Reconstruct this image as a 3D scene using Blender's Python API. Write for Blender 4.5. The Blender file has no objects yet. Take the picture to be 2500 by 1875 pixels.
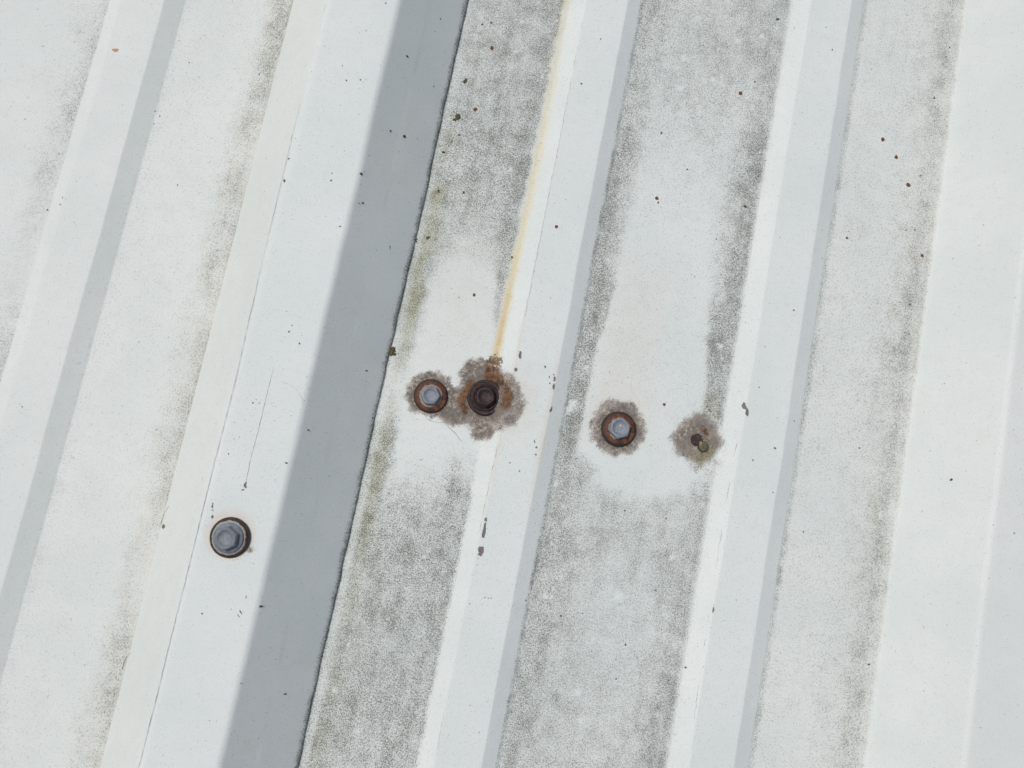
import bpy, bmesh, math, random
import numpy as np
from mathutils import Matrix, Vector

random.seed(11)
S = 0.001                                    # everything below is written in millimetres
C = bpy.context.scene.collection
scene = bpy.context.scene

# ------------------------------------------------------------------ camera
FPX, CAMX, CAMZ = 1956.8, 86.17, 341.7       # focal length (px of 2500), camera position over the roof
RV = np.array([0.128, -0.031, 0.198])
_t = np.linalg.norm(RV); _k = RV / _t
_K = np.array([[0, -_k[2], _k[1]], [_k[2], 0, -_k[0]], [-_k[1], _k[0], 0]])
RM = np.eye(3) + math.sin(_t) * _K + (1 - math.cos(_t)) * _K @ _K
cam_d = bpy.data.cameras.new('camera'); cam = bpy.data.objects.new('camera', cam_d); C.objects.link(cam)
mw = Matrix([list(r) for r in RM]).to_4x4(); mw.translation = (CAMX * S, 0, CAMZ * S)
cam.matrix_world = mw
cam_d.sensor_width = 36; cam_d.lens = 36 * FPX / 2500
cam_d.clip_start = 0.01; cam_d.clip_end = 500
scene.camera = cam

# ------------------------------------------------------------------ sky, sun, exposure
L = Vector((-0.365, 0.165, 0.91)).normalized()   # towards the sun
elev = math.asin(L.z); azim = math.atan2(L.x, L.y)
world = bpy.data.worlds.new('World'); scene.world = world; world.use_nodes = True
wn = world.node_tree
for n in list(wn.nodes): wn.nodes.remove(n)
sky = wn.nodes.new('ShaderNodeTexSky'); sky.sky_type = 'NISHITA'; sky.sun_disc = False
sky.sun_elevation = elev; sky.sun_rotation = azim; sky.air_density = 0.8; sky.dust_density = 5.0; sky.ozone_density = 1.0
bg = wn.nodes.new('ShaderNodeBackground'); bg.inputs[1].default_value = 0.142
wo = wn.nodes.new('ShaderNodeOutputWorld')
wn.links.new(sky.outputs[0], bg.inputs[0]); wn.links.new(bg.outputs[0], wo.inputs[0])
sun_d = bpy.data.lights.new('sun', 'SUN'); sun_d.energy = 2.45; sun_d.angle = math.radians(0.8); sun_d.color = (1.0, 0.985, 0.945)
sun = bpy.data.objects.new('sun', sun_d); C.objects.link(sun)
sun.rotation_euler = L.to_track_quat('Z', 'Y').to_euler(); sun.location = (-0.4, 0.2, 1.2)
scene.view_settings.view_transform = 'Standard'; scene.view_settings.look = 'None'
scene.view_settings.exposure = -0.72; scene.view_settings.gamma = 1.0; scene.view_settings.use_curve_mapping = False

# ------------------------------------------------------------------ where the photograph's marks lie on the roof
def at(u, v, z=0.0):
    d = RM @ np.array([(u - 1250) / FPX, -(v - 937.5) / FPX, -1.0])
    t = (z - CAMZ) / d[2]
    return CAMX + t * d[0], t * d[1]

# ------------------------------------------------------------------ numpy noise
def _hash(ix, iy, seed):
    h = (ix.astype(np.int64) * 374761393 + iy.astype(np.int64) * 668265263 + seed * 974634277) & 0xffffffff
    h = ((h ^ (h >> 13)) * 1274126177) & 0xffffffff
    h = ((h ^ (h >> 16)) * 2246822519) & 0xffffffff
    return ((h ^ (h >> 15)) & 0xffff) / 65535.0
def vn(x, y, seed=0):
    x = np.asarray(x, float); y = np.asarray(y, float)
    ix = np.floor(x); iy = np.floor(y); fx = x - ix; fy = y - iy
    fx = fx * fx * (3 - 2 * fx); fy = fy * fy * (3 - 2 * fy)
    a = _hash(ix, iy, seed); b = _hash(ix + 1, iy, seed); c = _hash(ix, iy + 1, seed); d = _hash(ix + 1, iy + 1, seed)
    return (a * (1 - fx) + b * fx) * (1 - fy) + (c * (1 - fx) + d * fx) * fy
def fbm(x, y, seed=0, o=4):
    s = 0; a = 1; t = 0
    for i in range(o):
        s = s + a * vn(x * 2 ** i, y * 2 ** i, seed + 17 * i); t += a; a *= 0.55
    return s / t                              # 0..1, mean .5
def ss(a, b, x):
    t = np.clip((x - a) / (b - a), 0, 1); return t * t * (3 - 2 * t)
def band(x, a, b, w):                         # 1 between a and b with soft ends of width w
    return ss(a - w, a + w, x) * (1 - ss(b - w, b + w, x))

# ------------------------------------------------------------------ the sheets' profile
RIBX = {'A': -101.5, 'C': 100.9, 'D': 202.2, 'B': 0.0, 'E': 305.0}
HB, HM, FB, TB, FM, TM = 26.6, 3.7, 38.7, 14.6, 16.6, 9.25
def fillet(P, R, n):
    out = [P[0]]
    for i in range(1, len(P) - 1):
        p = np.array(P[i], float); a = np.array(P[i - 1], float) - p; b = np.array(P[i + 1], float) - p
        la, lb = np.linalg.norm(a), np.linalg.norm(b); a /= la; b /= lb
        ang = math.acos(np.clip(a @ b, -1, 1)); r = R[i]
        tl = min(r / math.tan(ang / 2), la * .45, lb * .45); r = tl * math.tan(ang / 2)
        c = p + (a + b) / np.linalg.norm(a + b) * (r / math.sin(ang / 2))
        s = p + a * tl; e = p + b * tl
        v0 = s - c; v1 = e - c
        th = math.acos(np.clip((v0 @ v1) / (r * r), -1, 1)); sg = np.sign(v0[0] * v1[1] - v0[1] * v1[0])
        for k in range(n + 1):
            q = sg * th * k / n
            out.append(tuple(c + np.array([v0[0] * math.cos(q) - v0[1] * math.sin(q), v0[0] * math.sin(q) + v0[1] * math.cos(q)])))
    out.append(P[-1]); return out
def resample(P, step):
    out = [P[0]]
    for a, b in zip(P[:-1], P[1:]):
        d = math.hypot(b[0] - a[0], b[1] - a[1]); n = max(1, math.ceil(d / step))
        for k in range(1, n + 1): out.append((a[0] + (b[0] - a[0]) * k / n, a[1] + (b[1] - a[1]) * k / n))
    return out
def major_profile(x, step):
    P = [(x - FB - 4, 0), (x - FB, 0), (x - TB, HB), (x + TB - 0.6, HB), (x + FB, 0), (x + FB + 4, 0)]
    return resample(fillet(P, [0, 3, 4.2, 4.6, 3, 0], 7), step)
def minor_profile(x, step):
    P = [(x - FM - 2.5, 0), (x - FM, 0), (x - TM, HM), (x + TM, HM), (x + FM, 0), (x + FM + 2.5, 0)]
    return resample(fillet(P, [0, 2.2, 1.6, 1.6, 2.2, 0], 5), step)
def lap_profile(x, step):                     # the tall rib whose right foot is the free edge of the sheet
    P = [(x - FB - 4, 0), (x - FB, 0), (x - TB, HB), (x + TB - 0.6, HB), (x + FB - 0.2, 0.55)]
    return resample(fillet(P, [0, 3, 4.2, 3.8, 0], 7), step)
def under_profile(x, step):                   # the rib of the lower sheet hidden under the lap
    P = [(x - FB + 5, 1.0), (x - TB + 1, HB - 2), (x + TB - 1.6, HB - 2), (x + FB - 2.2, 0), (x + FB + 4, 0)]
    return resample(fillet(P, [0, 4, 4, 3, 0], 5), step)

YD = np.concatenate([np.arange(-700, -165, 20.0), np.arange(-165, 292, 1.0), np.arange(292, 900, 20.0)])

# ------------------------------------------------------------------ stains: how much of each kind lies where (mm on the roof)
def pxblob(X, Y, u, v, r, z=0.0):             # distance from a mark, in units of its radius r (mm)
    x, y = at(u, v, z); return np.hypot(X - x, Y - y) / r
W1, W2, W3, W4 = at(1051, 966, 2), at(1185, 970, 2), at(1512, 1047, 2), at(1708, 1080, 0)
BIG = at(558, 1313, HB + 2)

def stains(X, Y, Z):
    n1 = fbm(X / 9, Y / 9, 1); n2 = fbm(X / 3.0, Y / 3.0, 2, 3); n3 = fbm(X / 30, Y / 45, 3, 3); n4 = fbm(X / 14, Y / 60, 4, 3)
    j = (n1 - .5) * 9 + (n2 - .5) * 5         # ragged shift, mm
    low = (Z < 1.2)
    m = np.full_like(X, 0.05)
    # pan left of the first low rib and pan between it and the tall rib
    p0 = band(X, -190, -117, 1.5)
    m = np.where(p0 > .5, .06 + .10 * ss(-150, -119, X + j) + .28 * ss(-134, -118, X + j * 1.2) * ss(.15, .75, n4 + .1), m)
    p1 = (X > -85.5) & (X < -38)
    e = ss(-55, -39, X + j * .8)
    m = np.where(p1, .085 + .08 * n3 +   .40 * e * ss(.02, .70, n4 + .12 * n1) + .10 * (1 - ss(-85, -78, X + j * .6)), m)
    # mouldy pan right of the lap
    p2 = (X > 35) & (X < 88)
    top = ss(-12, 30, Y - 88 + .075 * (X - 64) ** 2 + j * 1.2)
    bot = 1 - ss(-24, 15, Y + j * 1.8 - .2 * (X - 60)) * (.75 + .25 * n2)
    full = .56 + .16 * (n3 - .5) + .05 * ss(68, 84, X) + .05 * (n1 - .5)
    rightcol = ss(80.2 - 6 * ss(56, 105, Y) - 2.5, 80.2 - 6 * ss(56, 105, Y) + 2.5, X + j * .2) * ss(52, 72, Y + j) * .58
    leftcol = (1 - ss(45.5, 53 + 8 * ss(78, 100, Y), X + j * .6)) * (.62 - .28 * band(Y, 18, 52, 12)) * (1 - ss(95, 135, Y)) * (1 - .4 * (1 - ss(-70, -20, Y)))
    right_low = band(X + j * .5, 71, 86, 5) * ss(-70, -15, Y + j) * (1 - ss(-6, 24, Y + j * 1.5)) * .60
    d2 = np.maximum.reduce([full * top, full * np.clip(bot, 0, 1) * (Y < 40), leftcol, rightcol, right_low])
    d2 = d2 * (1 - (.16 + .24 * (1 - ss(0, 60, Y))) * band(X, 39.0, 41.5, 1.4)) * (1 - ss(83.6, 87.2, X + (n2 - .5) * 1.6)) * (1 - .72 * ss(80.2, 82.6, X + (n2 - .5) * 2.5) * ss(48, 54, Y))
    d2 = np.maximum(d2, .11)
    m = np.where(p2, np.maximum(d2 * ss(36, 38, X), .80 * band(X, 37.0, 39.2, .9)), m)
    # pan with the bright headed screw
    p3 = (X > 113.5) & (X < 188)
    lw = 125.0 + 3.6 * ss(58, 100, Y)
    sharp = (1 - ss(lw - 1.2, lw + 1.6, X + j * .30)) * (.56 + .10 * band(Y, 20, 110, 30))
    wide = .64 * np.exp(-(np.maximum(X + j * .5 - 119, 0) / (9.5 + 7 * ss(100, 190, Y))) ** 2)
    k = ss(72, 112, Y + j); lcol = sharp * (1 - k) + wide * k * (1 - .18 * ss(150, 200, Y))
    rw = 174.5 - 4.0 * ss(60, 95, Y)
    sharp = ss(rw - 2.2, rw + 2.6, X + j * .35) * (.56 + .08 * band(Y, 45, 110, 30)) * ss(24, 44, Y + j)
    wide = .62 * np.exp(-(np.maximum(181 - X + j * .5, 0) / (13 + 6 * ss(110, 190, Y))) ** 2)
    k = ss(78, 118, Y + j); rcol = sharp * (1 - k) + wide * k * (1 - .12 * ss(150, 200, Y))
    ptop = ss(75, 215, Y + j * 1.6) * (.30 + .11 * ss(170, 225, Y)) * (.75 + .5 * n3) + .10 * ss(85, 130, Y + j + 1.0 * (140 - X))
    pbot = ss(21.5, 33, np.hypot((X - 155) * .84, Y - 37) + j * .9) * (Y < 34) * (.45 + .24 * (n3 - .5) + .13 * ss(163, 186, X + j))
    lbot = (1 - ss(126, 139, X + j)) * (1 - ss(-5, 25, Y)) * .58
    d3 = np.maximum.reduce([lcol, rcol, ptop, pbot, lbot]) * (1 - ss(183.0, 187.4, X + (n2 - .5) * 1.6)) * ss(114.6, 117.0, X + (n2 - .5) * 2)
    m = np.where(p3, np.maximum(d3, .12 + .06 * n3), m)
    # pan before the next tall rib
    p4 = (X > 218) & (X < 270)
    d4 = .25 + .14 * (n3 - .5) + .12 * ss(236, 258, X + j * .7) + .13 * ss(251, 259.5, X + j * .4) * (1 - .75 * ss(260.5, 263.5, X)) * ss(.0, .55, n4 + .1) + .25 * band(X, 218.5, 220.5, 1)
    m = np.where(p4, d4 * (1 - ss(264.5, 267.8, X + (n2 - .5) * 1.0)), m)
    p5 = X > 340
    m = np.where(p5, .2 + .2 * n3, m)
    # flanks and crowns carry almost nothing
    rib = (Z > .8)
    m = np.where(rib & (np.abs(X - RIBX['B']) < 45), .035, m)
    m = np.where(rib & (np.abs(X - RIBX['E']) < 45), .035, m)
    m = np.where(rib & (np.abs(X - RIBX['A']) < 20), .03, m)
    m = np.where(rib & ((np.abs(X - RIBX['C']) < 16) | (np.abs(X - RIBX['D']) < 16)), .075, m)
    # dark fringe of dirt on the free edge of the upper sheet
    m = np.where((X > 35.0) & (X < 38.6) & (Z < 4.0), np.maximum(m, .74 * ss(35.9, 38.2, X + (n2 - .5) * 1.2)), m)
    # clean halo round the screws, bare flecks in the mould
    for (cx, cy), r0, r1 in ((W1, 9, 19), (W2, 12, 20), (W3, 13, 18), (W4, 9, 12.5)):
        d = np.hypot(X - cx, (Y - cy) * .85) + j * .7
        m = m * np.where(X > 127.5, 1 - .88 * (1 - ss(r0, r1, d)), 1 - .45 * (1 - ss(r0, r1, d)) * (X < 110))
    for u, v, r in ((1507, 1457, 2.6), (1330, 1455, 1.6), (1760, 845, 1.7), (1750, 840, 1.0), (816, 1685, 1.3), (850, 1735, 1.1),
                    (1410, 1690, 1.8), (1565, 1405, 1.6), (1640, 1360, 1.5), (1450, 1560, 1.4), (1860, 90, 2.0), (1800, 100, 1.6),
                    (1660, 215, 1.8), (1740, 195, 1.6), (1670, 140, 1.5), (1452, 820, 1.2), (1432, 895, 2.0), (1160, 1085, 2.0), (1140, 1140, 2.0),
                    (1390, 1000, 2.2), (1400, 985, 2.0), (1575, 470, 1.2), (1620, 155, 1.2), (1850, 240, 1.0), (1420, 1760, 1.5)):
        m = m * (1 - .7 * (1 - ss(.1, 1.2, pxblob(X, Y, u, v, r * .85) + (n2 - .5) * 1.6)))
    m = np.maximum(m, .55 * (1 - ss(.3, 1.2, pxblob(X, Y, 1718, 1115, 9) + (n2 - .5) * 1.2)))
    m = np.maximum(m, .50 * (1 - ss(.3, 1.2, pxblob(X, Y, 1735, 1000, 7) + (n2 - .5) * 1.2)))
    # clumps, faint runs down the slope and bare flecks inside the mould
    m = np.where(m > .15, m * (.80 + .40 * fbm(X / 4.5, Y / 7, 71, 3)) * (.88 + .24 * fbm(X / 2.2, Y / 40, 72, 2)) * (1 - .55 * ss(.95, 1.0, vn(X / 1.7, Y / 1.9, 73) * (.9 + .2 * n1))), m)
    # green growth along the lap
    g = band(X, 40.2, 47.5, 2.4) * ss(.25, .52, fbm(X / 12, Y / 22, 9, 3)) * (.45 + .55 * ss(-75, 30, Y)) * (1 - ss(125, 165, Y)) * low
    g = np.maximum(g, .9 * band(X, 40.5, 46.5, 2) * band(Y, -22, 14, 12) * low)
    g = np.maximum(g, .25 * band(X, 40, 52, 4) * (1 - ss(-40, -15, Y)) * low)
    g = np.maximum(g, .6 * (1 - ss(.5, 1.3, pxblob(X, Y, 1735, 1000, 6) + (n2 - .5))))
    g = np.maximum(g, .9 * (1 - ss(.4, 1.3, pxblob(X, Y, 1722, 1110, 7) + (n2 - .5))))
    # brown grey blots round the fixings: radius varies with the angle
    def blot(c, r, seed, ox=0, oy=0, amp=.45):
        dx, dy = X - c[0] - ox, Y - c[1] - oy; a = np.arctan2(dy, dx); d = np.hypot(dx, dy)
        rr = r * (1 + 0.75 * amp * (fbm(np.cos(a) * 1.8 + 5, np.sin(a) * 1.8 + 5, seed, 3) - .5)) + (n2 - .5) * 3.0 + (fbm(X / 1.4, Y / 1.4, seed + 3, 2) - .5) * 2.2
        e = d - rr                             # strongest by the washer, feathered outwards
        return ((1 - ss(-2.0, 2.0, e)) * (.62 + .38 * (1 - ss(7.2, 10.5, d + (n2 - .5) * 3))) * (.74 + .52 * fbm(X / 3.2, Y / 3.2, seed + 7, 3))) * low_all
    low_all = (Z < 4.2)
    t = blot(W1, 10.2, 21, -.9, .9)
    t = np.maximum(t, blot(W2, 14.6, 22, 1.8, -.2, .40))
    t = np.maximum(t, .9 * blot((W2[0] - 5, W2[1] + 8), 8.0, 27))
    t = np.maximum(t, .9 * blot((.5 * (W1[0] + W2[0]), W1[1] - 2.0), 8.5, 26))
    t = np.maximum(t, .8 * blot((W2[0] + 1.5, W2[1] - 13.5), 5.5, 28))
    t = np.maximum(t, blot(W3, 12.3, 23, -.3, .3, .35))
    t = np.maximum(t, .80 * blot(W4, 11.4, 24, -1.6, 1.2, .6))
    t = np.maximum(t, .35 * (1 - ss(.6, 1.1, pxblob(X, Y, 1337 + 0, 750, 1) * 0 + 2)))
    # pale brown tint down-stream of the screws and beside the crack of the low rib
    h = .30 * band(X, 128, 152, 7) * band(Y, 40, 105, 22) + .22 * band(X, 50, 78, 8) * band(Y, 50, 110, 20)
    h = h + .40 * (1 - ss(.3, 1.0, np.hypot(X - W2[0] - 13, (Y - W2[1]) * .6) / 14)) + .35 * (1 - ss(.3, 1.1, np.hypot(X - W3[0], Y - W3[1] - 5) / 19))
    xr = RIBX['C'] + TM - .6 + (n2 - .5)
    h = np.maximum(h, .75 * np.exp(-((X - xr) / .9) ** 2) * band(Y, 0, 60, 16))
    xl = RIBX['C'] - TM + .2
    h = np.maximum(h, .6 * np.exp(-((X - xl) / .9) ** 2) * band(Y, 0, 75, 18))
    h = np.maximum(h, .5 * ss(-12, -11, X) * 0)
    h = np.maximum(h, .18 * (X > -39) * (X < -18) * (Z > .5) * (Z < HB - 1))
    h = np.maximum(h, .10 * ((X < -40) | (X > 262))); h = np.maximum(h, .45 * ss(-60, -39, X + j * .6) * (X < -38)); h = np.maximum(h, .30 * ss(240, 259, X + j * .6) * (X < 266.5)); h = np.maximum(h, .08 * p1 + .06 * p4); h = np.maximum(h, (.05 + .10 * ss(.45, .65, n3)) * (X > 14) * (X < 38) * (Z > .8))
    d = np.hypot(X - BIG[0], Y - BIG[1])
    hb = (1 - ss(.2, 2.8, d - 7.9 + (n2 - .5) * 1.6 - .8 * (Y - BIG[1]) / 8)) * (Z > 20)
    h = np.maximum(h, .75 * hb)
    h = np.maximum(h, .55 * (1 - ss(.4, 1.1, pxblob(X, Y, 521, 1325, 3.2, HB) + (n2 - .5))) * (Z > 20))
    t = np.maximum(t, .55 * (1 - ss(.2, 1.5, pxblob(X, Y, 612, 1341, 1.7, HB) + (n2 - .5) * 1.4)) * (Z > 20))
    # rust: round the dark screw, the run that leaves it, a little at the broken screw
    d = np.hypot(X - W2[0], Y - W2[1]); a = np.arctan2(Y - W2[1], X - W2[0])
    r = (1 - ss(.0, 4.2, np.abs(d - 9.0 - 1.0 * np.sin(2 * a)) + (n2 - .5) * 5)) * ss(.30, .62, fbm(np.cos(a) * 2 + 3, np.sin(a) * 2 + 3, 31, 3) + .10)
    sx = W2[0] + 1.2 - .5 * ss(0, 30, Y - W2[1])
    sx = np.where(Y < 57, sx, sx)
    r = np.maximum(r, .95 * (1 - ss(1.6, 5.0, np.abs(X - W2[0] - .8) + (n2 - .5) * 3)) * band(Y, W2[1] + 6, W2[1] + 19, 3))
    r = np.maximum(r, .75 * (1 - ss(.3, 1.0, np.hypot(X - W2[0] - 9, Y - W2[1] + 12) / 2.6 + (n2 - .5))))
    r = np.maximum(r, .85 * (1 - ss(.3, 1.1, pxblob(X, Y, 1718, 1052, 2.8) + (n2 - .5) * 1.5)))
    r = np.maximum(r, .5 * (1 - ss(.3, 1.1, pxblob(X, Y, 1738, 1003, 3.2) + (n2 - .5) * 1.8)))
    # pale yellow run from the dark screw to the top of the picture
    cx = 83.3 + .4 * ss(55, 120, Y) - 1.4 * ss(170, 225, Y) + .7 * (fbm(Y / 25, Y * 0, 41, 2) - .5)
    c = band(X + (n2 - .5) * 1.8, cx - 1.5 - .9 * ss(70, 200, Y), cx + 1.5 + .5 * ss(70, 200, Y), 1.1 + .7 * ss(80, 200, Y)) * (.70 + .6 * fbm(X / 2.5, Y / 9, 44, 3)) * ss(W2[1] + 12, W2[1] + 17, Y) * (.95 - .40 * ss(80, 200, Y))
    co = np.exp(-((X - cx) / 1.6) ** 2) * ss(W2[1] + 12, W2[1] + 18, Y) * (1 - ss(W2[1] + 18, 112, Y))   # its rustier start
    # coarse cleanness of the paint (very faint, cloudy)
    return dict(mould=np.clip(m, 0, 1), green=np.clip(g, 0, 1), tan=np.clip(t, 0, 1), tint=np.clip(h, 0, 1), rust=np.clip(r, 0, 1),
                cream=np.clip(c, 0, 1), amber=np.clip(co, 0, 1))

# ------------------------------------------------------------------ materials
class NT:
    def __init__(s, name):
        s.m = bpy.data.materials.new(name); s.m.use_nodes = True; s.t = s.m.node_tree
        s.b = s.t.nodes['Principled BSDF']
    def n(s, typ, **kw):
        o = s.t.nodes.new(typ)
        for k, v in kw.items(): setattr(o, k, v)
        return o
    def l(s, a, b): s.t.links.new(a, b)
    def put(s, sock, v):
        if isinstance(v, bpy.types.NodeSocket): s.l(v, sock)
        else: sock.default_value = v
    def math(s, op, a, b=0.0, clamp=False):
        o = s.n('ShaderNodeMath', operation=op, use_clamp=clamp); s.put(o.inputs[0], a); s.put(o.inputs[1], b); return o.outputs[0]
    def mix(s, f, a, b):
        o = s.n('ShaderNodeMix', data_type='RGBA'); s.put(o.inputs[0], f)
        for k, v in ((6, a), (7, b)):
            if isinstance(v, bpy.types.NodeSocket): s.l(v, o.inputs[k])
            else: o.inputs[k].default_value = (*v, 1)
        return o.outputs[2]
    def mr(s, v, a, b, c=0.0, d=1.0, smooth=True):
        o = s.n('ShaderNodeMapRange', interpolation_type='SMOOTHSTEP' if smooth else 'LINEAR')
        s.put(o.inputs[0], v)
        for i, q in enumerate((a, b, c, d)): s.put(o.inputs[i + 1], q)
        return o.outputs[0]
    def noise(s, scale, detail=2, rough=.5, vec=None, dist=0.0, seed=0):
        o = s.n('ShaderNodeTexNoise'); o.inputs['Scale'].default_value = scale; o.inputs['Detail'].default_value = detail
        o.inputs['Roughness'].default_value = rough; o.inputs['Distortion'].default_value = dist
        v = vec if vec is not None else s.n('ShaderNodeTexCoord').outputs['Object']
        if seed:
            q = s.n('ShaderNodeVectorMath', operation='ADD'); s.l(v, q.inputs[0]); q.inputs[1].default_value = (seed * .137, seed * .071, seed * .213); v = q.outputs[0]
        s.l(v, o.inputs['Vector']); return o.outputs[0]
    def attr(s, name):
        return s.n('ShaderNodeAttribute', attribute_name=name).outputs['Fac']
    def bump(s, h, strength, dist):
        o = s.n('ShaderNodeBump'); o.inputs['Strength'].default_value = strength; o.inputs['Distance'].default_value = dist
        s.l(h, o.inputs['Height']); s.l(o.outputs[0], s.b.inputs['Normal'])

def sheet_material():
    t = NT('weathered_white_paint')
    grain = t.math('ADD', t.math('MULTIPLY', t.noise(1800, 3, .75), .5), t.math('MULTIPLY', t.noise(3400, 1, .6, seed=3), .5))
    g = t.math('ADD', t.math('MULTIPLY', t.math('SUBTRACT', grain, .5), 3.8), .5)           # 0..1 grain
    mid = t.noise(160, 3, .6, seed=5); big = t.noise(22, 3, .6, seed=7); tiny = t.noise(2600, 2, .6, seed=9)
    paint = t.mix(t.mr(big, .35, .65), (.680, .742, .722), (.720, .772, .750))
    paint = t.mix(t.math('MULTIPLY', t.mr(mid, .45, .75), .22), paint, (.645, .68, .66))
    paint = t.mix(t.math('MULTIPLY', t.mr(tiny, .35, .7), .10), paint, (.60, .62, .62))
    # pale brown tint
    paint = t.mix(t.math('MULTIPLY', t.attr('tint'), t.mr(mid, .2, .7, .35, .75)), paint, (.66, .595, .50))
    # yellow and amber run
    paint = t.mix(t.math('MULTIPLY', t.attr('cream'), t.mr(t.math('ADD', g, mid), .2, 1.5, .45, 1.0)), paint, (.73, .665, .44))
    paint = t.mix(t.math('MULTIPLY', t.attr('amber'), t.mr(t.math('ADD', g, mid), .3, 1.5, .15, 1.0)), paint, (.60, .44, .17))
    g2 = t.math('ADD', t.math('MULTIPLY', t.math('SUBTRACT', t.noise(780, 3, .7, seed=31), .5), 4.2), .5)
    # brown grey blots, mottled
    tan = t.attr('tan'); tn = t.math('ADD', tan, t.math('MULTIPLY', t.math('SUBTRACT', g, .5), .50))
    tm = t.mr(tn, .18, .62)
    tc = t.mix(t.mr(t.noise(190, 4, .65, seed=12), .38, .62), (.175, .143, .127), (.300, .258, .218))
    tc = t.mix(t.math('MULTIPLY', t.mr(tan, .62, 1.0), .75), tc, (.115, .092, .074))
    tc = t.mix(t.math('MULTIPLY', t.mr(g2, .55, 1.1), t.mr(t.noise(110, 2, .5, seed=33), .36, .58, .10, .85)), tc, (.54, .48, .37))
    tc = t.mix(t.math('MULTIPLY', t.mr(g2, .42, -.1), t.mr(t.noise(110, 2, .5, seed=34), .36, .58, .25, .85)), tc, (.075, .062, .050))
    col = t.mix(t.math('MULTIPLY', tm, .93), paint, tc)
    # mould: a thin film and fine dark grains
    dens = t.math('MULTIPLY', t.attr('mould'), .86); green = t.attr('green')
    dm = t.math('ADD', dens, t.math('MULTIPLY', t.math('SUBTRACT', mid, .5), t.math('MULTIPLY', dens, 1.0)))
    film = t.mix(green, (.33, .34, .295), (.34, .325, .15))
    col = t.mix(t.math('MULTIPLY', t.mr(dm, .03, .9), t.math('ADD', t.math('MULTIPLY', green, .45), .27)), col, film)
    cov = t.mr(t.math('SUBTRACT', dm, g), -.17, .22)
    dark = t.mix(t.mr(tiny, .3, .7), (.042, .044, .034), (.135, .136, .112))
    dark = t.mix(t.math('MULTIPLY', green, .85), dark, (.115, .105, .035))
    col = t.mix(t.math('MULTIPLY', cov, t.mr(dens, .05, .6, .55, .80)), col, dark)
    # rust grains
    rm = t.mr(t.math('ADD', t.attr('rust'), t.math('MULTIPLY', t.math('SUBTRACT', t.math('ADD', g, g2), 1.0), .55)), .42, .80)
    rc = t.mix(t.mr(t.noise(420, 3, .6, seed=15), .35, .65), (.060, .028, .013), (.215, .102, .036))
    col = t.mix(t.math('MULTIPLY', rm, .92), col, rc)
    # sparse specks of dirt everywhere
    sp = t.mr(t.noise(900, 1, .5, seed=21), .765, .81)
    col = t.mix(t.math('MULTIPLY', sp, .7), col, (.10, .10, .095))
    t.l(col, t.b.inputs['Base Color'])
    rough = t.math('ADD', t.math('MULTIPLY', cov, .25), .58)
    rough = t.math('ADD', rough, t.math('MULTIPLY', tm, .25), clamp=True)
    t.l(rough, t.b.inputs['Roughness']); t.b.inputs['Specular IOR Level'].default_value = .30
    hgt = t.math('ADD', t.math('MULTIPLY', cov, .8), t.math('MULTIPLY', tiny, .35))
    t.bump(hgt, .25, .00012)
    return t.m
PAINT = sheet_material()

def plain(name, c, rough=.7, metal=0.0, var=None, scale=900):
    t = NT(name)
    if var: t.l(t.mix(t.mr(t.noise(scale, 3, .65), .35, .65), c, var), t.b.inputs['Base Color'])
    else: t.b.inputs['Base Color'].default_value = (*c, 1)
    t.b.inputs['Roughness'].default_value = rough; t.b.inputs['Metallic'].default_value = metal
    t.bump(t.noise(scale * 1.6, 2, .6, seed=4), .3, .0001)
    return t.m
RUBBER = plain('old_rubber', (.018, .018, .017), .75, 0, (.045, .040, .034))
RUBBER_BROWN = plain('browned_rubber', (.030, .026, .021), .75, 0, (.085, .060, .042))
ZINC = plain('dull_zinc', (.155, .178, .208), .62, .15, (.225, .245, .275), 700)
ZINC_PALE = plain('pale_zinc', (.185, .21, .245), .6, .15, (.25, .275, .31), 700)
CHIP = plain('bare_primer', (.13, .12, .115), .8, 0, (.22, .205, .19), 1500)
CHIP_ORANGE = plain('orange_flake', (.50, .22, .09), .8, 0, (.60, .36, .2), 1500)
SPECK = plain('dark_speck', (.045, .042, .038), .8, 0, (.10, .085, .07), 2500)
RUSTSPOT = plain('rust_spot', (.075, .034, .014), .85, 0, (.19, .085, .03), 2500)
MOSS = plain('moss', (.060, .050, .024), .9, 0, (.15, .13, .075), 2500)
CRACK = plain('crack', (.33, .325, .31), .85, 0, (.60, .60, .58), 300)
CRACK_DARK = plain('scratch', (.15, .148, .14), .8, 0, (.34, .33, .32), 500)
HAIR = plain('black_hair', (.03, .03, .03), .6)
DARKRUST = plain('blackened_rust', (.015, .009, .0085), .62, .1, (.050, .026, .022), 520)
STUB = plain('stub_rust', (.030, .018, .018), .8, .1, (.075, .048, .045), 900)
OLIVE = plain('olive_end', (.095, .090, .055), .85, 0, (.155, .148, .095), 900)
YELLOWED = plain('yellow_lichen', (.22, .215, .09), .85, 0, (.32, .31, .16), 1500)
WHITEBIT = plain('white_grain', (.62, .62, .60), .7)

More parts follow.
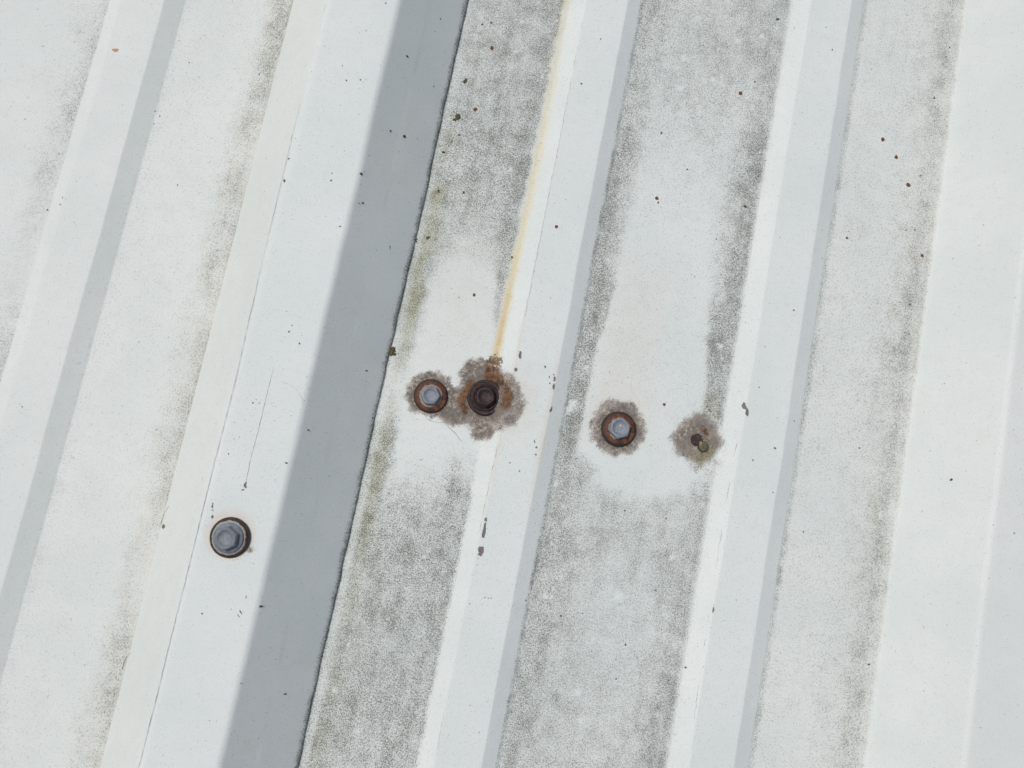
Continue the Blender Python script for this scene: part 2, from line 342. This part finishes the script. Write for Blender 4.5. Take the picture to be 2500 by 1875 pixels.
def washer_material(name, coat_r, jag, coat_a, coat_b, rim=(.030, .022, .017), rim_r=6.7, dark=1.0):
    t = NT(name); oc = t.n('ShaderNodeTexCoord').outputs['Object']
    x = t.n('ShaderNodeSeparateXYZ'); t.l(oc, x.inputs[0])
    r = t.math('MULTIPLY', t.math('SQRT', t.math('ADD', t.math('MULTIPLY', x.outputs[0], x.outputs[0]), t.math('MULTIPLY', x.outputs[1], x.outputs[1]))), 1000.0)
    rj = t.math('ADD', r, t.math('MULTIPLY', t.math('SUBTRACT', t.noise(520, 4, .65, seed=2), .5), jag))
    rust = t.mix(t.mr(t.noise(560, 4, .6, seed=5), .30, .70), (.050 * dark, .017 * dark, .009 * dark), (.175 * dark, .056 * dark, .022 * dark))
    rust = t.mix(t.math('MULTIPLY', t.mr(t.noise(900, 2, .6, seed=6), .5, .75), .5), rust, (.10 * dark, .045 * dark, .035 * dark))
    rimd = t.mr(t.math('ADD', r, t.math('MULTIPLY', t.math('SUBTRACT', t.noise(300, 3, .6, seed=14), .5), 5.0)), 5.3, 7.2)
    rust = t.mix(t.math('MULTIPLY', rimd, .8), rust, (.040 * dark, .021 * dark, .018 * dark))
    rust = t.mix(t.math('MULTIPLY', t.mr(t.noise(240, 2, .5, seed=16), .56, .68), .6), rust, (.30 * dark, .12 * dark, .035 * dark))
    coat = t.mix(t.mr(t.noise(800, 3, .6, seed=8), .35, .65), coat_a, coat_b)
    edge = t.mr(rj, coat_r - .15, coat_r + .1)
    col = t.mix(edge, coat, rust)
    fr = t.math('MULTIPLY', t.math('SUBTRACT', t.mr(rj, coat_r - .55, coat_r - .1), edge, clamp=True), .7)
    col = t.mix(fr, col, (.26, .21, .15))
    col = t.mix(t.math('MULTIPLY', t.mr(rj, rim_r - .3, rim_r + .4), .85), col, rim)
    t.l(col, t.b.inputs['Base Color']); t.b.inputs['Roughness'].default_value = .68
    t.b.inputs['Metallic'].default_value = .05
    t.bump(t.noise(1000, 3, .7, seed=9), .5, .00025)
    return t.m

# ------------------------------------------------------------------ object helpers
def link(name, mesh, mat, parent=None):
    o = bpy.data.objects.new(name, mesh); C.objects.link(o)
    if mat is not None and not mesh.materials: mesh.materials.append(mat)
    if parent: o.parent = parent
    return o
def thing(name, label, cat, loc, group=None):
    o = bpy.data.objects.new(name, None); C.objects.link(o); o.empty_display_size = .01
    o.location = (loc[0] * S, loc[1] * S, loc[2] * S); o['label'] = label; o['category'] = cat
    if group: o['group'] = group
    return o
def from_bm(name, bm, mat, parent=None, smooth=True):
    me = bpy.data.meshes.new(name); bm.normal_update(); bm.to_mesh(me); bm.free()
    for p in me.polygons: p.use_smooth = smooth
    return link(name, me, mat, parent)

def wob(X, Y):                                # metal is never quite straight: sideways and height errors in mm
    dx = .55 * (vn(Y / 38, X * 0 + np.floor((X + 400) / 50.8), 51) - .5) + .25 * (vn(Y / 9, X * 0 + np.floor((X + 400) / 25), 52) - .5)
    dz = .35 * (fbm(X / 60, Y / 70, 53, 2) - .5)
    return dx, dz
def grid_part(name, prof, parent, lip=False):
    P = np.array(prof); nx, ny = len(P), len(YD)
    X0, Y = np.meshgrid(P[:, 0], YD, indexing='xy'); Z0 = np.broadcast_to(P[:, 1], X0.shape)
    dx, dz = wob(np.broadcast_to(P[:, 0].mean(), X0.shape) * 0 + X0, Y)
    fade = np.clip(Z0 / 2.0, 0, 1) if not lip else np.where(X0 > 0, 1.0, np.clip(Z0 / 2.0, 0, 1))
    X = X0 + dx * fade; Z = Z0 + dz
    for (fx, fy) in (W1, W2, W3, BIG): Z = Z - .45 * np.exp(-(np.hypot(X0 - fx, Y - fy) / 8.5) ** 2)
    if lip:                                   # the free edge lifts and dips a little and is nicked
        e = ss(30, 38.5, X0)
        Z = Z + e * (.35 * (fbm(Y / 16, Y * 0, 61, 3) - .35)); X = X + e * .7 * (fbm(Y / 7, Y * 0, 62, 3) - .5)
    co = np.stack([X, Y, Z], -1).reshape(-1, 3) * S
    st = stains(X0.ravel(), Y.ravel(), Z0.ravel())
    idx = np.arange(nx * ny).reshape(ny, nx)
    q = np.stack([idx[:-1, :-1], idx[:-1, 1:], idx[1:, 1:], idx[1:, :-1]], -1).reshape(-1, 4)
    if lip:                                   # thickness of the free edge: one strip turned down and back
        ed = co.reshape(ny, nx, 3)[:, -1].copy(); low = ed.copy(); low[:, 2] -= .4 * S; low[:, 0] -= .1 * S
        bk = low.copy(); bk[:, 0] -= 5 * S; bk[:, 2] += 5.2 * S
        b = nx * ny; co = np.concatenate([co, low, bk])
        i0 = idx[:, -1]; i1 = b + np.arange(ny); i2 = b + ny + np.arange(ny)
        q = np.concatenate([q, np.stack([i0[:-1], i1[:-1], i1[1:], i0[1:]], -1), np.stack([i1[:-1], i2[:-1], i2[1:], i1[1:]], -1)])
        for k in st: st[k] = np.concatenate([st[k], np.full(2 * ny, .35 if k == 'mould' else 0.0)])
    me = bpy.data.meshes.new(name)
    me.vertices.add(len(co)); me.vertices.foreach_set('co', co.ravel())
    me.loops.add(q.size); me.loops.foreach_set('vertex_index', q.ravel().astype(np.int32))
    me.polygons.add(len(q)); me.polygons.foreach_set('loop_start', np.arange(0, q.size, 4, dtype=np.int32))
    me.polygons.foreach_set('use_smooth', np.ones(len(q), bool))
    me.update(calc_edges=True)
    for k, v in st.items():
        a = me.attributes.new(k, 'FLOAT', 'POINT'); a.data.foreach_set('value', v.astype(np.float32))
    return link(name, me, PAINT, parent)
def pan(a, b, parent, step=1.0):
    return grid_part('pan', resample([(a, 0), (b, 0)], step), parent)

# ------------------------------------------------------------------ the two roof sheets
left = thing('roof_sheet', 'cleaner white ribbed metal roof sheet at left, its tall rib lapping over the mouldy sheet', 'roof sheet', (0, 0, 0), 'overlapping roof sheets')
right = thing('roof_sheet', 'grey speckled mouldy ribbed metal roof sheet at right with four rusty fixings in its pans', 'roof sheet', (0, 0, 0), 'overlapping roof sheets')
g = FM + 2.5; G = FB + 4
A_, C_, D_, E_ = RIBX['A'], RIBX['C'], RIBX['D'], RIBX['E']
pan(-300, A_ - g, left, 2.0); grid_part('minor_rib', minor_profile(A_, 1.0), left)
pan(A_ + g, -G, left); grid_part('major_rib', lap_profile(0, 1.0), left, lip=True)
grid_part('lap_rib', under_profile(0, 2.0), right)
pan(G - .0, C_ - g, right); grid_part('minor_rib', minor_profile(C_, 1.0), right)
pan(C_ + g, D_ - g, right); grid_part('minor_rib', minor_profile(D_, 1.0), right)
pan(D_ + g, E_ - G, right); grid_part('major_rib', major_profile(E_, 1.0), right)
pan(E_ + G, 500, right, 4.0)

# ------------------------------------------------------------------ chips, spots, cracks: pieces of the sheets
PL, PR = major_profile(0, 1.0), None
def height(x):                                # height of the outer roof surface at x
    for k, r in RIBX.items():
        big = k in 'BE'; P = (FB, TB, HB) if big else (FM, TM, HM); d = abs(x - r)
        if d < P[0]: return P[2] if d < P[1] else P[2] * (P[0] - d) / (P[0] - P[1])
    return 0.0
def on_roof(u, v):
    z = 0.0
    for _ in range(25): x, y = at(u, v, z); z = .5 * z + .5 * height(x)
    x, y = at(u, v, z); return x, y, z
def slope(x):
    return (height(x + .3) - height(x - .3)) / .6
def sheet_of(x): return left if x < 38.4 else right
def mark(name, u, v, du, dv, mat, tilt=0.0, n=9, jag=.35, thick=.12, seed=0):
    """a flat ragged flake or spot, du x dv photo pixels across, lying on the sheet"""
    rnd = random.Random(int(u * 7 + v * 13 + seed)); x, y, z = on_roof(u, v); k = (CAMZ - z) / FPX
    a, b = du * k / 2, dv * k / 2; ca, sa = math.cos(tilt - .198 * -1), math.sin(tilt + .198)
    dx, dz = wob(np.array([x]), np.array([y])); z += float(dz[0]); sl = slope(x)
    bm = bmesh.new(); top = []; bot = []
    for i in range(n):
        t = 2 * math.pi * i / n; r = 1 + jag * (rnd.random() - .5) * 2
        p, q = a * math.cos(t) * r, b * math.sin(t) * r; px, py = p * ca - q * sa, p * sa + q * ca
        bot.append(bm.verts.new(((px * 1.08) * S, (py * 1.08) * S, (px * sl + .01) * S)))
        top.append(bm.verts.new((px * .9 * S, py * .9 * S, (px * sl + thick * (.6 + .4 * rnd.random())) * S)))
    bm.faces.new(top)
    for i in range(n): bm.faces.new((bot[i], bot[(i + 1) % n], top[(i + 1) % n], top[i]))
    o = from_bm(name, bm, mat, sheet_of(x), smooth=False); o.location = (x * S, y * S, z * S); return o
def line(name, pts, w, mat, h=.10, jit=.0, seed=1, tex=True):
    """a hairline along photo points, w mm wide, as a thin ridge on the sheet"""
    rnd = random.Random(seed); P = []
    for (u0, v0), (u1, v1) in zip(pts[:-1], pts[1:]):
        n = max(2, int(math.hypot(u1 - u0, v1 - v0) / 9))
        for k in range(n): P.append((u0 + (u1 - u0) * k / n, v0 + (v1 - v0) * k / n))
    P.append(pts[-1]); W = []
    for u, v in P:
        x, y, z = on_roof(u + jit * (rnd.random() - .5), v)
        _, dz = wob(np.array([x]), np.array([y])); W.append((x, y, z + float(dz[0])))
    bm = bmesh.new(); prev = None
    for i, (x, y, z) in enumerate(W):
        a = W[max(0, i - 1)]; b = W[min(len(W) - 1, i + 1)]; d = math.hypot(b[0] - a[0], b[1] - a[1]) + 1e-9
        nx, ny = -(b[1] - a[1]) / d, (b[0] - a[0]) / d; ww = w * (.35 + .9 * rnd.random()) / 2
        if i in (0, len(W) - 1): ww *= .2
        sl = slope(x)
        row = [bm.verts.new(((x + nx * s * ww) * S, (y + ny * s * ww) * S, (z + nx * s * ww * sl + (h if s == 0 else .02)) * S)) for s in (-1, 0, 1)]
        if prev:
            bm.faces.new((prev[0], prev[1], row[1], row[0])); bm.faces.new((prev[1], prev[2], row[2], row[1]))
        prev = row
    return from_bm(name, bm, mat, sheet_of(W[0][0]))

def z4(x, y): return x * .5667, y * .5667                       # reading helpers: positions noted on enlarged quarters
def z5(x, y): return 1250 + x * .5667, y * .5667
def z6(x, y): return x * .5651, 940 + y * .5651
def z7(x, y): return 1250 + x * .5651, 940 + y * .5651
# bare patches where the paint flaked off
for u, v, a, b, t in ((1270, 866, 8, 19, -.1), (1259, 902, 8, 11, .2), (1354, 924, 5, 11, -.2), (1352, 944, 5, 13, -.15), (1346, 1000, 6, 15, -.3),
                      (1331, 896, 4, 7, 0), (1341, 921, 3, 5, 0), (1352, 915, 4, 4, 0), (1342, 936, 4, 4, 0),
                      (1818, 992, 9, 22, .25), (1824, 1008, 9, 16, .1), (1740, 1489, 5, 17, -.1), (1741, 1478, 3, 4, 0),
                      (1181, 1300, 7, 34, -.2), (1184, 1284, 5, 20, -.1), (1176, 1342, 14, 18, .2), (1172, 1352, 10, 10, 0), (1186, 1268, 6, 10, 0),
                      (598, 1187, 6, 11, .4), (593, 1196, 8, 4, .3), (600, 1180, 4, 6, 0), (519, 1230, 3, 5, 0), (518, 1236, 4, 6, 0), (518, 1262, 5, 9, 0), (519, 1245, 3, 4, 0),
                      (398, 1286, 12, 9, .2), (1000, 569, 6, 20, -.1), (1008, 561, 5, 5, 0), (985, 561, 4, 5, 0), (981, 568, 6, 3, 0), (998, 582, 4, 5, 0), (1006, 568, 4, 4, 0),
                      (587, 1494, 3, 12, .6), (582, 1503, 2, 8, .6), (601, 1458, 2, 8, -.2), (1147, 1474, 3, 3, 0), (1184, 1459, 3, 3, 0), (1192, 1461, 3, 3, 0), (1199, 1460, 3, 3, 0),
                      (677, 242, 3, 12, .4), (670, 233, 3, 9, .3), (704, 387, 5, 4, 0), (693, 440, 5, 7, 0), (153, 483, 4, 5, 0), (147, 500, 4, 6, .2),
                      (1305, 1078, 3, 7, .3), (1310, 1092, 5, 5, 0), (1308, 1110, 4, 5, 0), (1268, 1150, 3, 4, 0), (1245, 1130, 3, 4, 0)):
    mark('paint_chip', u, v, a, b, CHIP, t)
mark('paint_chip', 283, 122, 12, 10, CHIP_ORANGE, .4); mark('paint_chip', 277, 121, 7, 5, CHIP_ORANGE, 0)
# rust blooms
for u, v, r in ([(*z5(985, 403), 10), (*z5(1598, 601), 10), (*z5(1656, 676), 9), (*z5(1708, 797), 11), (*z5(624, 854), 9), (*z5(191, 977), 8), (*z5(1443, 1025), 6),
                 (*z5(1767, 1101), 8), (*z5(644, 573), 5), (*z5(1005, 889), 7), (*z4(1743, 588), 7), (*z4(1556, 748), 6), (*z4(2043, 1271), 7), (*z4(2120, 208), 10),
                 (*z4(2048, 472), 10), (*z4(2116, 98), 6), (*z4(2078, 106), 5), (1622, 988, 7), (1106 * 1.13, 556 * 1.13, 6)]):
    mark('rust_spot', u, v, r, r * 1.05, RUSTSPOT, 0, 9, .22, .15)
# dark specks
for u, v in ([z5(*p) for p in ((1820, 420), (1820, 424), (1836, 470), (1885, 205), (1870, 245), (1760, 757), (1735, 989), (1450, 997), (1380, 215), (1107, 63), (1046, 352),
                               (755, 729), (958, 1070), (960, 1208), (1061, 760), (1214, 1336), (1091, 1493), (1711, 1437), (1714, 1311), (382, 168), (299, 360), (630, 872), (1352, 117), (1698, 992), (880, 1030))]
             + [z7(*p) for p in ((1068, 10), (1136, 272), (1502, 272), (1220, 155), (1041, 325), (750, 1220), (677, 1276), (618, 887), (305, 987), (211, 997), (450, 1269), (1541, 1207), (1505, 1462),
                                 (2010, 694), (1898, 409), (490, 1122), (1258, 634), (2170, 640), (60, 930), (488, 543), (665, 577), (1128, 464), (545, 718))]
             + [z4(*p) for p in ((108, 513), (815, 270), (1117, 319), (1475, 282), (1492, 346), (1553, 343), (1755, 242), (1870, 373), (1845, 490), (1683, 563), (1728, 752), (1824, 637), (1430, 745), (1426, 778),
                                 (1548, 876), (1564, 874), (1465, 975), (1258, 1402), (1245, 1428), (1290, 1480), (1580, 1597), (668, 480), (688, 500), (663, 533), (1662, 14), (1898, 82), (1998, 832), (765, 797), (205, 905))]
             + [z6(*p) for p in ((677, 193), (1332, 195), (1237, 337), (1558, 302), (1610, 143), (1128, 956), (1042, 1290), (1232, 1335), (1333, 1317), (873, 987), (1092, 77), (1120, 78), (987, 298), (96, 94))]):
    rr = random.Random(int(u * 3 + v)); r = 2.4 + 2.4 * rr.random()
    mark('dirt_speck', u, v, r, r * (1 + .5 * rr.random()), SPECK, rr.random() * 3, 7, .25, .10)
mark('dirt_speck', *z5(1143, 84), 11, 5, SPECK, .1); mark('dirt_speck', 954, 610, 3.2, 19, SPECK, .25)
mark('dirt_speck', *z6(1541, 1207), 1, 1, SPECK); mark('dirt_speck', *z7(1541, 1207), 7, 5, SPECK)
# cracks in the paint along the bends, hairlines and scratches
line('paint_crack', ((798, 0), (755, 160), (700, 385), (640, 640), (571, 940), (520, 1140), (470, 1345), (420, 1545), (382, 1700), (338, 1875)), .22, CRACK, .02, 1, 3)
line('paint_crack', ((1432, 0), (1402, 150), (1380, 270), (1345, 450), (1308, 640), (1280, 780)), .22, CRACK, .03, 2, 4)
line('paint_crack', ((1215, 1085), (1195, 1180), (1150, 1400), (1110, 1600), (1065, 1840)), .22, CRACK, .03, 2, 5)
line('paint_crack', ((1800, 1075), (1772, 1230), (1740, 1440), (1710, 1640), (1690, 1790)), .25, CRACK, .03, 3, 6)
line('scratch', ((669, 893), (655, 950), (632, 1045), (612, 1120), (603, 1165), (598, 1187)), .20, CRACK_DARK, .02, 1, 7)
line('paint_crack', ((684, 932), (700, 936), (716, 944), (728, 957), (737, 972), (741, 992)), .16, CRACK, .02, 1, 8)
line('paint_crack', ((1040, 1022), (1060, 1030), (1085, 1032), (1096, 1044), (1112, 1058), (1122, 1072), (1132, 1082)), .20, CRACK_DARK, .03, 1, 9)
line('paint_crack', ((1545, 905), (1541, 930), (1542, 952), (1552, 966), (1560, 978), (1562, 1000)), .10, CRACK, .01, 1, 10)
# ------------------------------------------------------------------ screws
def lathe(prof, seg=56, jag=0.0, seed=0, cap=True):
    rnd = random.Random(seed); bm = bmesh.new(); rings = []
    for r, z in prof:
        if r < 1e-6: rings.append([bm.verts.new((0, 0, z * S))]); continue
        rings.append([bm.verts.new(((r + jag * (rnd.random() - .5)) * math.cos(2 * math.pi * i / seg) * S, (r + jag * (rnd.random() - .5)) * math.sin(2 * math.pi * i / seg) * S, (z + jag * .5 * (rnd.random() - .5)) * S)) for i in range(seg)])
    for a, b in zip(rings[:-1], rings[1:]):
        for i in range(seg):
            j = (i + 1) % seg
            if len(b) == 1: bm.faces.new((a[i], a[j], b[0]))
            elif len(a) == 1: bm.faces.new((a[0], b[j], b[i]))
            else: bm.faces.new((a[i], a[j], b[j], b[i]))
    return bm
def hexhead(z0, h, af, rot, flange, dish=.65, round_=0.0, seg=72, jag=0.0, seed=0):
    """washer-faced hex head with a shallow round dish in its top"""
    rnd = random.Random(seed); ap = af / 2
    def hr(t):
        q = (t - rot) % (math.pi / 3) - math.pi / 6; return min(ap / math.cos(q), ap * (1.155 - .1 * round_))
    rows = [(flange, z0), (flange, z0 + .55), (flange - .25, z0 + .75), ('h1.03', z0 + .9), ('h', z0 + 1.1), ('h', z0 + h - .55), ('c', z0 + h - .08), (ap * .86, z0 + h), (ap * .80, z0 + h - .05), (ap * .68, z0 + h - dish), (ap * .3, z0 + h - dish - .06), (0, z0 + h - dish - .03)]
    bm = bmesh.new(); rings = []
    for r, z in rows:
        if r == 0: rings.append([bm.verts.new((0, 0, z * S))]); continue
        ring = []
        for i in range(seg):
            t = 2 * math.pi * i / seg
            q = r if not isinstance(r, str) else (hr(t) * 1.03 if r == 'h1.03' else hr(t) if r == 'h' else min(hr(t), ap * 1.0) * .97)
            q += jag * (rnd.random() - .5)
            ring.append(bm.verts.new((q * math.cos(t) * S, q * math.sin(t) * S, (z + jag * .4 * (rnd.random() - .5)) * S)))
        rings.append(ring)
    for a, b in zip(rings[:-1], rings[1:]):
        for i in range(seg):
            j = (i + 1) % seg
            bm.faces.new((a[i], a[j], b[0])) if len(b) == 1 else bm.faces.new((a[i], a[j], b[j], b[i]))
    return bm
GASKET = [(7.5, 0), (7.75, .5), (7.7, 1.1), (7.2, 1.5), (3.0, 1.6)]
WASHER = [(7.05, 1.15), (7.25, 1.35), (7.2, 1.7), (6.8, 1.95), (6.0, 2.15), (5.2, 2.3), (4.6, 2.35), (2.5, 2.4)]
GRP = 'roofing screws'
def screw(label, x, y, z, gm, wm, hm, scale=1.0, rot=.3, gasket=GASKET, washer=WASHER, flange=4.9, af=7.9, h=4.4, jag=0.0, seed=1, tilt=(0, 0), grains=()):
    t = thing('roof_screw', label, 'screw', (x, y, z - .42 + float(wob(np.array([x]), np.array([y]))[1][0])), GRP); t.rotation_euler = (tilt[0], tilt[1], 0); t.scale = (scale,) * 3
    from_bm('gasket', lathe(gasket, jag=.05, seed=seed), gm, t)
    from_bm('washer', lathe(washer, jag=jag, seed=seed + 1), wm, t)
    hd = from_bm('hex_head', hexhead(2.3, h, af, rot, flange, jag=jag * .6, seed=seed), hm, t)
    for gx, gy, r in grains:                  # white crumbs on the head
        bm = bmesh.new(); bmesh.ops.create_icosphere(bm, subdivisions=1, radius=r * S)
        for v in bm.verts: v.co.z *= .6
        o = from_bm('grain', bm, WHITEBIT, hd); o.location = (gx * S, gy * S, (2.3 + h - .62) * S)
    return t
wm_big = washer_material('washer_crown', 6.55, 1.5, (.27, .30, .305), (.36, .39, .395), (.055, .040, .030), 7.0, .6)
screw('grey zinc screw with a dark rubber rim on the clean crown of the tall rib', *BIG, HB - .1, RUBBER_BROWN, wm_big, ZINC, 1.0, .55,
      flange=5.75, af=7.9, h=3.4, seed=3, tilt=(.03, -.05), grains=((-.5, .1, .20), (.7, 1.3, .14), (-.1, -.9, .13), (.2, -.4, .12), (1.7, -1.2, .14), (-1.2, -1.0, .1)))
wm_1 = washer_material('washer_left', 5.0, 2.2, (.20, .215, .195), (.29, .30, .265), (.035, .022, .018), 6.9)
screw('blue grey headed screw on a rust ringed washer touching the blackened screw', *W1, 0, RUBBER, wm_1, ZINC_PALE, .97, .1,
      gasket=[(6.9, 0), (7.5, .4), (7.5, 1.1), (7.0, 1.5), (3, 1.6)], flange=4.15, af=7.4, h=3.2, seed=7, tilt=(.02, .04), grains=((1.2, .3, .08),))
dk = [(7.0, .9), (7.7, 1.2), (7.7, 1.6), (7.2, 1.95), (6.7, 1.9), (6.3, 1.6), (5.9, 1.75), (5.7, 2.2), (5.45, 2.5), (5.15, 2.45), (4.95, 2.1), (2.5, 2.2)]
screw('blackened fully rusted screw with orange run of rust above it', *W2, 0, RUBBER, DARKRUST, DARKRUST, 1.0, .8,
      washer=dk, flange=4.55, af=7.5, h=2.9, jag=.08, seed=11)
wm_3 = washer_material('washer_right', 4.75, 2.4, (.20, .23, .22), (.28, .30, .275), (.030, .018, .013), 6.95, .95)
screw('pale hexagonal headed screw on a bright rust brown washer, alone in a brown blot', *W3, 0, RUBBER, wm_3, ZINC_PALE, .98, .42,
      flange=3.9, af=8.3, h=3.1, seed=17, tilt=(-.03, -.03), grains=((.0, 1.35, .34), (.4, 1.0, .3), (-.2, .9, .28), (-1.4, -1.6, .32), (-.2, -1.7, .18)))

# the broken screw: a rusted collar with the sheared shank leaning out of it
h1, h2 = at(1702.5, 1073.5, .9), at(1717.5, 1089.5, 1.6)
t = thing('broken_screw', 'sheared off screw stub with a round olive end face leaning from its dark rusty collar', 'screw', (*h1, 0))
c = from_bm('collar', lathe([(2.75, 0), (2.6, .5), (2.3, .9), (2.15, .75), (1.8, .65), (0.9, .8), (0, .75)], 28, .22, 5), STUB, t)
rel = (h2[0] - h1[0], h2[1] - h1[1])
sh = from_bm('shank', lathe([(2.2, 0), (2.3, .8), (2.25, 1.5), (2.05, 1.62), (2.0, 1.55)], 28, .06, 6), STUB, t); sh.location = (rel[0] * S, rel[1] * S, 0)
ef = from_bm('end_face', lathe([(2.05, 1.50), (1.95, 1.60), (1.2, 1.64), (0, 1.63)], 28, .03, 8), OLIVE, t); ef.location = sh.location
def bit(name, par, x, y, z, a, b, mat, seed):
    rnd = random.Random(seed); bm = bmesh.new(); bmesh.ops.create_icosphere(bm, subdivisions=2, radius=S)
    for v in bm.verts: v.co = Vector((v.co.x * a * (1 + .5 * (rnd.random() - .5)), v.co.y * b * (1 + .5 * (rnd.random() - .5)), v.co.z * .13))
    o = from_bm(name, bm, mat, par); o.location = (x * S, y * S, z * S); return o
bit('lichen', t, rel[0] - 1.35, rel[1] + .95, 1.62, .55, .95, YELLOWED, 3)
bit('lichen', t, -1.45, 1.75, .62, .4, .45, YELLOWED, 4); bit('lichen', t, 1.9, 1.2, .8, .28, .3, YELLOWED, 5)

# ------------------------------------------------------------------ moss tufts, the clump on the lap edge, two hairs
def tuft(name, label, u, v, r, group, mat=MOSS, n=16, flat=.55):
    rnd = random.Random(int(u + 5 * v)); x, y, z = on_roof(u, v); bm = bmesh.new()
    for i in range(n):
        a = rnd.random() * 6.283; d = r * math.sqrt(rnd.random()) * .85; q = r * (.22 + .28 * rnd.random())
        m = Matrix.Translation((d * math.cos(a) * S, d * math.sin(a) * S, q * .35 * S)) @ Matrix.Rotation(rnd.random() * 3, 4, 'Z') @ Matrix.Diagonal((1, .6 + .5 * rnd.random(), flat, 1))
        bmesh.ops.create_icosphere(bm, subdivisions=1, radius=q * S, matrix=m)
    o = from_bm(name, bm, mat); o.location = (x * S, y * S, z * S); o['label'] = label; o['category'] = 'moss'
    if group: o['group'] = group
    return o
for u, v, r, lab in ((1136, 198, 1.1, 'topmost brown green moss tuft on the mouldy strip beside the tall rib'),
                     (1117, 285, 1.5, 'biggest brown green moss tuft on the mouldy strip near the top of the tall rib'),
                     (1110, 292, .9, 'small moss tuft touching the lower left of the biggest tuft on the strip'),
                     (1121, 330, .5, 'tiny moss dot, first one below the biggest tuft on the mouldy strip'),
                     (1103, 345, .5, 'tiny moss dot, second one below the biggest tuft on the mouldy strip'),
                     (1083, 372, .7, 'small moss tuft near the lap edge, third below the biggest tuft'),
                     (1071, 467, .8, 'brown moss tuft close to the lap edge, level with a tuft further right'),
                     (1132, 471, .6, 'tiny moss tuft standing away from the lap edge on open grey mould'),
                     (1045, 580, .9, 'lowest small moss tuft, right of the dirt clump in the lap edge nick')):
    tuft('moss_tuft', lab, u, v, r, 'moss tufts beside the tall rib')
tuft('moss_tuft', 'largest brown clump of moss and dirt on the free edge of the tall rib', 957, 858, 1.9, None, n=30)
tuft('moss_tuft', 'dark dirt clump in the lap edge nick beside small grey paint chips', 1013, 586, 1.0, None, n=14)
def hair(label, pts, h):
    x0, y0, z0 = on_roof(*pts[0]); cu = bpy.data.curves.new('hair', 'CURVE'); cu.dimensions = '3D'; cu.bevel_depth = .10 * S; cu.bevel_resolution = 1
    sp = cu.splines.new('POLY'); sp.points.add(len(pts) - 1)
    for i, (u, v) in enumerate(pts):
        x, y, z = on_roof(u, v); k = i / (len(pts) - 1)
        sp.points[i].co = ((x - x0) * S, (y - y0) * S, (z - z0 + .15 + h * math.sin(math.pi * k)) * S, 1); sp.points[i].radius = 1 - .6 * k
    tmp = bpy.data.objects.new('tmp', cu); me = bpy.data.meshes.new_from_object(tmp); bpy.data.objects.remove(tmp)
    o = link('hair', me, HAIR); o.location = (x0 * S, y0 * S, z0 * S); o['label'] = label; o['category'] = 'hair'; o['group'] = 'hairs at the foot of the tall rib'
hair('short black hair at the foot of the tall rib, beside a grey paint chip', ((393, 1280), (398, 1265), (405, 1248), (413, 1235)), .6)
hair('short black hair at the foot of the tall rib, lower in the photo', ((299, 1634), (304, 1618), (311, 1603), (319, 1593)), .6)
